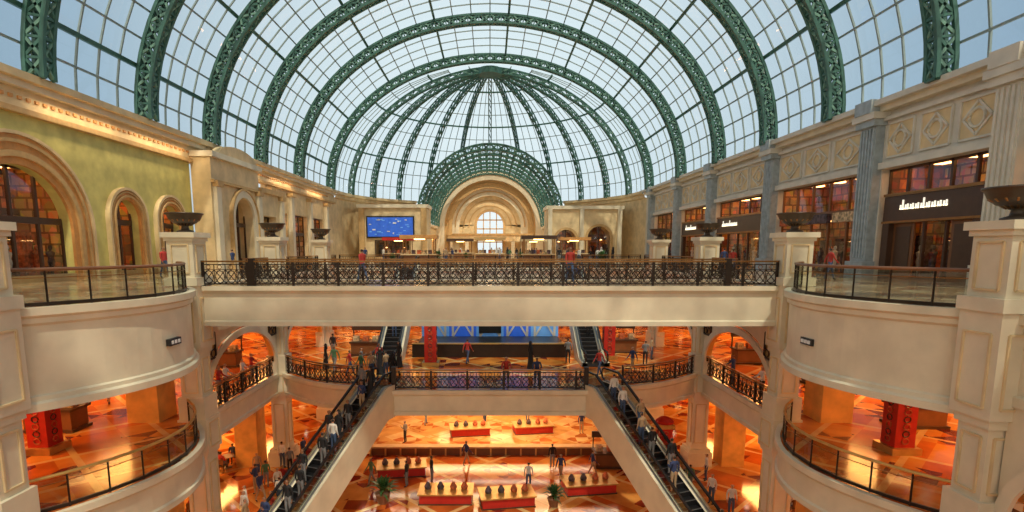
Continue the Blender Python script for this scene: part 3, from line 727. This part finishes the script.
KI=[(-7,56,'orangetrim'),(5,58,'darkbrown'),(0,66,'tan'),(-11,68,'red'),(10,67,'orangetrim'),(-4,76,'darkbrown'),(6,78,'cream')]
for i,(x,y,c) in enumerate(KI): kiosk(c).obj('retail_kiosk',loc=(x,y,0))

# ---------------------------------------------------------------- people
SK=[('skinA',(.50,.28,.18)),('skinB',(.30,.15,.08))]
for n,c in SK: mat(n,c,.5,var=.05)
CL={'c_white':(.75,.74,.70),'c_black':(.015,.015,.018),'c_navy':(.03,.05,.14),'c_red':(.45,.04,.03),'c_grey':(.22,.22,.23),'c_tan':(.42,.30,.18),'c_denim':(.06,.10,.20),'c_green':(.08,.20,.10),'c_pink':(.55,.25,.28),'c_blue':(.10,.22,.50)}
for n,c in CL.items(): mat(n,c,.8,var=.1,scale=8)
mat('hair',(.02,.013,.01),.5)
def person(pose,top,bot,skin,hair='hair',robe=None,scarf=None):
    st=pose
    J={'pel':(0,0,.96,.135,.10),'bel':(0,0,1.10,.13,.095),'che':(0,.0,1.30,.165,.11),'nb':(0,.01,1.45,.07,.06),'nk':(0,.0,1.51,.052,.052),'h1':(0,-.015,1.60,.078,.09),'h2':(0,-.005,1.68,.075,.088)}
    E=[('pel','bel'),('bel','che'),('che','nb'),('nb','nk'),('nk','h1'),('h1','h2')]
    for s,n in((-1,'l'),(1,'r')):
        hipz=.90; kn=(s*.10,-.02,.50); an=(s*.105,.02,.09); to=(s*.12,-.13,.045)
        el=(s*.235,.03,1.14); wr=(s*.25,-.04,.90); ha=(s*.25,-.07,.82)
        if st=='walk':
            k=s
            kn=(s*.09,-.02-.16*k,.51); an=(s*.09,(-.26 if k>0 else .30),(.09 if k>0 else .14)); to=(s*.10,an[1]-.14,(.045 if k>0 else .05))
            el=(s*.225,.03+.10*k,1.15); wr=(s*.24,-.04+.22*k,.93); ha=(s*.24,-.08+.26*k,.86)
        if st=='phone' and s>0: el=(.22,.0,1.15); wr=(.14,-.24,1.24); ha=(.11,-.28,1.31)
        if st=='rail': el=(s*.24,-.10,1.18); wr=(s*.20,-.33,1.10); ha=(s*.18,-.40,1.12)
        if st=='sit':
            kn=(s*.11,-.44,.97); an=(s*.11,-.42,.55); to=(s*.12,-.56,.50); wr=(s*.16,-.26,1.12); ha=(s*.13,-.33,1.12)
        J['sh'+n]=(s*.175,0,1.41,.062,.06); J['el'+n]=el+(.043,.043); J['wr'+n]=wr+(.03,.03); J['ha'+n]=ha+(.036,.024)
        J['hi'+n]=(s*.09,0,.90,.09,.09); J['kn'+n]=kn+(.06,.06); J['an'+n]=an+(.042,.042); J['to'+n]=to+(.038,.034)
        E+=[('che','sh'+n),('sh'+n,'el'+n),('el'+n,'wr'+n),('wr'+n,'ha'+n),('pel','hi'+n),('hi'+n,'kn'+n),('kn'+n,'an'+n),('an'+n,'to'+n)]
    ks=list(J); me=bpy.data.meshes.new('tmp'); me.from_pydata([J[k][:3] for k in ks],[(ks.index(a),ks.index(b)) for a,b in E],[])
    o=bpy.data.objects.new('tmp',me); sc.collection.objects.link(o); md=o.modifiers.new('s','SKIN'); md.use_smooth_shade=True
    for i,k in enumerate(ks):
        sv=me.skin_vertices[0].data[i]; sv.radius=J[k][3:5]; sv.use_root=(k=='pel')
    sb=o.modifiers.new('b','SUBSURF'); sb.levels=1
    dg=bpy.context.evaluated_depsgraph_get(); out=bpy.data.meshes.new_from_object(o.evaluated_get(dg)); bpy.data.objects.remove(o); 
    names=[skin,top,bot,'c_black',hair,robe or top,scarf or hair]
    vs=[v.co.copy() for v in out.vertices]; fs=[];ms=[]
    hands=[Vector(J['hal'][:3]),Vector(J['har'][:3])]
    for p in out.polygons:
        c=sum((vs[i] for i in p.vertices),Vector())/len(p.vertices)
        if c.z>1.48 and abs(c.x)<.12 and c.z>1.45:
            m=4 if (c.z>1.69 or (c.y>.015 and c.z>1.54)) else 0
            if scarf and (c.y>-.05 or c.z>1.69): m=6
        elif min((c-h).length for h in hands)<.085: m=0
        elif st=='sit': m=3 if c.z<.62 else (2 if (c.z<1.0 ) else 1)
        elif c.z<.10 or (c.z<.13 and st=='walk'): m=3
        elif c.z<.97 and abs(c.x)<.2 : m=2
        else: m=1
        if robe and m in(1,2): m=5
        fs.append(tuple(p.vertices)); ms.append(m)
    bpy.data.meshes.remove(out)
    mb=MB(); mb.v=[tuple(v) for v in vs]; mb.f=fs; mb.names=names; mb.m=ms
    mb.tube([(0,-.10,1.635),(0,-.122,1.60),(0,-.10,1.592)],[.010,.016,.012],skin,6)
    for s in(-1,1):
        mb.lathe([(0,-.009),(.011,0),(0,.009)],(s*.03,-.094,1.642),'c_black',6)
        mb.tube([(s*.078,0,1.65),(s*.09,.008,1.62),(s*.078,0,1.59)],[.008,.016,.008],skin,6)
    mb.beam((-.024,-.098,1.565),(.024,-.098,1.565),.008,.008,'red')
    for n,s in(('l',-1),('r',1)):
        w=Vector(J['wr'+n][:3]); h=Vector(J['ha'+n][:3]); d=(h-w).normalized(); side=d.cross(Vector((1,0,0))).normalized()
        for q,L in enumerate((.065,.075,.07,.055)):
            b=h+d*.012+side*(q-1.5)*.019; mb.tube([b,b+d*L*.55,b+d*L+Vector((-s*.018,0,0))],[.009,.0085,.006],skin,5)
        b=h-d*.02+side*-.03; mb.tube([b,b+d*.03-side*.02+Vector((-s*.01,0,0)),b+d*.055-side*.022+Vector((-s*.02,0,0))],[.011,.010,.007],skin,5)
    if robe and st!='sit':
        n=20; prof=[(.155,1.05),(.175,.85),(.20,.5),(.24,.2),(.27,.03)]; vv=[];ff=[]
        for k,(r,z) in enumerate(prof):
            for j in range(n):
                a=2*math.pi*j/n; rr=r*(1+.06*math.cos(a*5)*k/4); vv.append((rr*math.cos(a),rr*.8*math.sin(a),z))
        for k in range(4):
            for j in range(n): ff.append((k*n+j,k*n+(j+1)%n,(k+1)*n+(j+1)%n,(k+1)*n+j))
        mb.add(vv,ff,robe)
    if scarf: mb.tube([(0,.015,1.74),(0,.03,1.66),(0,.035,1.55),(0,.03,1.44),(0,.05,1.34)],[.05,.098,.095,.12,.10],scarf,12)
    me=bpy.data.meshes.new('shopper'); me.from_pydata(mb.v,[],mb.f)
    for nme in mb.names: me.materials.append(MATS[nme])
    me.polygons.foreach_set('material_index',mb.m); me.polygons.foreach_set('use_smooth',[True]*len(mb.f)); me.update()
    return me
PM=[person('stand','c_white','c_denim','skinA'),person('walk','c_navy','c_tan','skinA'),person('stand','c_white','c_white','skinB',robe='c_white',scarf='c_white'),
    person('walk','c_red','c_denim','skinB'),person('stand','c_black','c_black','skinA',robe='c_black',scarf='c_black'),person('phone','c_grey','c_black','skinA'),
    person('walk','c_green','c_grey','skinB'),person('stand','c_tan','c_denim','skinA'),person('phone','c_navy','c_tan','skinB'),person('stand','c_black','c_grey','skinB')]
PR_=[person('rail','c_white','c_black','skinA'),person('rail','c_navy','c_denim','skinB'),person('rail','c_red','c_grey','skinA')]
PS=[person('sit','c_white','c_denim','skinA'),person('sit','c_navy','c_black','skinB'),person('sit','c_black','c_black','skinA'),person('sit','c_red','c_grey','skinB')]
rp=random.Random(3)
def put(me,loc,rot,name='shopper'):
    o=bpy.data.objects.new(name,me); sc.collection.objects.link(o); o.location=loc; o.rotation_euler=(0,0,rot); s=rp.uniform(.94,1.06); o.scale=(s,s,s); return o
STAND=[0,4,5,7,8,9,9,4]
t=.6
while t<9.8:
    for s in((-.27,.27) if rp.random()<.45 else (rp.choice((-.25,.25)),)):
        p=EL(.4*round(t/.4)+.2,s); put(PM[rp.choice(STAND)],p,rp.choice((-ang,math.pi-ang)))
    t+=.8
t=.8
while t<9.8:
    if rp.random()<.7: 
        p=ER(.4*round(t/.4)+.2,rp.choice((-.25,.25))); put(PM[rp.choice(STAND)],p,ang+rp.choice((0,math.pi)))
    t+=.8
for Fx in(FL,FR):
    for t in(2.2,4.2,5.8,7.8): put(PM[rp.choice(STAND)],Fx(.4*round(t/.4)+.2,.1),0)
for x,y in[(-7.6,32.2),(-6.9,31.8),(-8.4,32.8),(-7.9,33.6),(-6.2,32.6),(-9.6,33.8),(-5.6,31.4),(-7.0,34.6),(-5.9,35.6),(-10.5,35),(2.6,35),(6.6,33),(8.8,33.8),(-1.5,36.5),(5.2,36.6),(10.2,36),(11.2,38),(-11,38.5),(-6.7,33.4)]:
    put(PM[rp.choice((0,1,3,4,5,6,7,8,9))],(x,y,Z1),rp.uniform(0,6.28))
for x in(.9,2.6): put(PR_[rp.randrange(3)],(x,30.22,Z1),0)
for y in(26.5,27.6,28.3,30.3,31.5):
    put(PR_[rp.randrange(3)],(-XE-.55,y,Z1),math.pi/2)
for y in(27.5,30.9): put(PR_[rp.randrange(3)],(XE+.55,y,Z1),-math.pi/2)
for x,y in[(2.2,30.3),(-3.4,31),(3.9,33.4),(-1.5,33.8),(-8.8,28.9),(-9.8,30.4),(-12.4,28.6),(-11,26.6),(-8.4,27.4),(-12.2,32.5),(-13,33.4),(-9,29.8),(-11.8,29.5),(-12.6,27.2),(-10.4,33.9),(-8.9,32.6),(10,27.5),(11.3,30),(12.8,31.5),(9.2,31.6),(9.4,29.2),(-.4,41.8),(3,43),(-5,42),(6.8,40),(-6,38),
           (-11.9,25.6),(-12.3,26.4),(-10.1,29.0),(-13.1,29.7),(-9.2,28.2),(-12.9,30.6),(-11.2,28.2),(-13.9,31.8),(-12.0,34.4),(10.6,29.0),(11.9,28.4),(10.9,31.2),(12.4,27.1),(-4.8,30.6),(4.2,31.6),(-6.9,30.9),(6.2,32.2)]:
    put(PM[rp.choice((0,1,3,4,5,6,7,8,9))],(x,y,Z0),rp.uniform(0,6.28))
for x,y,a in seats:
    if rp.random()<.6: put(PS[rp.randrange(4)],(x,y,Z0-.39),-a)
for i in range(36):
    y=rp.uniform(50,92); x=rp.uniform(-8,8) if y>76 else rp.uniform(-17,17)
    if any(abs(x-a)<2.4 and abs(y-b)<1.9 for a,b,_ in KI): continue
    put(PM[rp.randrange(10)],(x,y,0),rp.uniform(0,6.28))
for x,y in[(3.8,26.6),(-6.2,27.2),(16,37),(17.5,42),(-16.5,36),(-17,45),(17.6,29),(-18,31),(18,47),(16.6,52)]: put(PM[rp.choice((1,3,4,5))],(x,y,0),rp.uniform(0,6.28))
for x,y in[(-18,17),(17,23),(20,18),(-19,27),(19,28.5),(-16.5,31.5),(16.8,33)]: put(PM[rp.randrange(10)],(x,y,Z1),rp.uniform(0,6.28))

# ---------------------------------------------------------------- lights
def area(loc,size,power,col=(1,.45,.12),sy=None,rot=(0,0,0)):
    l=bpy.data.lights.new('added_fill_lamp','AREA'); l.energy=power; l.color=col; l.shape='RECTANGLE'; l.size=size; l.size_y=sy or size  # fill lights, added to brighten the interior
    o=bpy.data.objects.new('added_fill_lamp',l); sc.collection.objects.link(o); o.location=loc; o.rotation_euler=rot; return o
for s in(-1,1):
    for y in(9,19,29,39,49):
        area((s*20,y,-1.75),2,520,sy=4); area((s*20,y,-7.4),2,520,sy=4)  # added fill warming the dark lower galleries
for y in(12,22,31,38,51,60,71): area((-W+.75,y,8.9),.3,130,(1,.76,.45),6,rot=(0,-.2,0))  # added fill washing the left wall from under the cornice
for y in(38,45,52): area((0,y,-7.42),10,560,(1,.55,.22),3)  # added fill for the ground floor beneath the middle deck
for x in(-9,0,9): area((x,52,-1.75),4,300)  # added fill below the far upper slab
for y in(102,112,122): area((0,y,12),6,800,(1,.78,.5))  # added fill brightening the far corridor, no fixture there
mb=MB()
for s in(-1,1):
    for y in range(6,56,4):
        for x in(15.5,18.5,21.5):
            for z in(-1.62,-7.22): mb.lathe([(0,0),(.16,0),(.18,.02)],(s*x,y,z),'lampwhite',8)  # glowing discs added for light in the lower galleries
for y in(37,39.5,42,44.5,47): mb.box(-9,9,y-.12,y+.12,-7.4,-7.34,'lampwhite')  # glowing strips added to reflect as bright streaks in the ground floor
mb.obj('added_ceiling_lights')
sun=bpy.data.lights.new('sun','SUN'); sun.energy=3.0; sun.angle=math.radians(1.5); sun.color=(1,.87,.64)
so=bpy.data.objects.new('sun',sun); sc.collection.objects.link(so)
d=Vector((-.16,.50,-.95)); so.rotation_euler=d.to_track_quat('-Z','Y').to_euler()

# world
w=bpy.data.worlds.new('World'); sc.world=w; w.use_nodes=True; nt=w.node_tree; bg=nt.nodes['Background']
tc=nt.nodes.new('ShaderNodeTexCoord'); dp=nt.nodes.new('ShaderNodeVectorMath'); dp.operation='DOT_PRODUCT'
dp.inputs[1].default_value=Vector((0,.97,.22)).normalized(); nt.links.new(tc.outputs['Generated'],dp.inputs[0])
ma=nt.nodes.new('ShaderNodeMath'); ma.operation='MULTIPLY_ADD'; ma.inputs[1].default_value=.5; ma.inputs[2].default_value=.5; nt.links.new(dp.outputs['Value'],ma.inputs[0])
r=nt.nodes.new('ShaderNodeValToRGB'); cr=r.color_ramp
cr.elements[0].position=.0; cr.elements[0].color=(1,.88,.70,1)
cr.elements[1].position=1; cr.elements[1].color=(.80,.87,.87,1)
for p,c in((.35,(.92,.84,.70,1)),(.62,(.38,.46,.54,1)),(.82,(.20,.30,.41,1)),(.92,(.36,.47,.55,1))):
    e=cr.elements.new(p); e.color=c
nt.links.new(ma.outputs[0],r.inputs['Fac'])
nt.links.new(r.outputs['Color'],bg.inputs['Color']); bg.inputs['Strength'].default_value=1.15

# camera
cam=bpy.data.cameras.new('camera'); co=bpy.data.objects.new('camera',cam); sc.collection.objects.link(co)
co.location=(0,0,1.63); co.rotation_euler=(math.radians(82),0,0); cam.sensor_width=36; cam.lens=19.6
cam.shift_x=22/1024; cam.shift_y=71/1024; cam.clip_end=500; cam.clip_start=.05
sc.camera=co
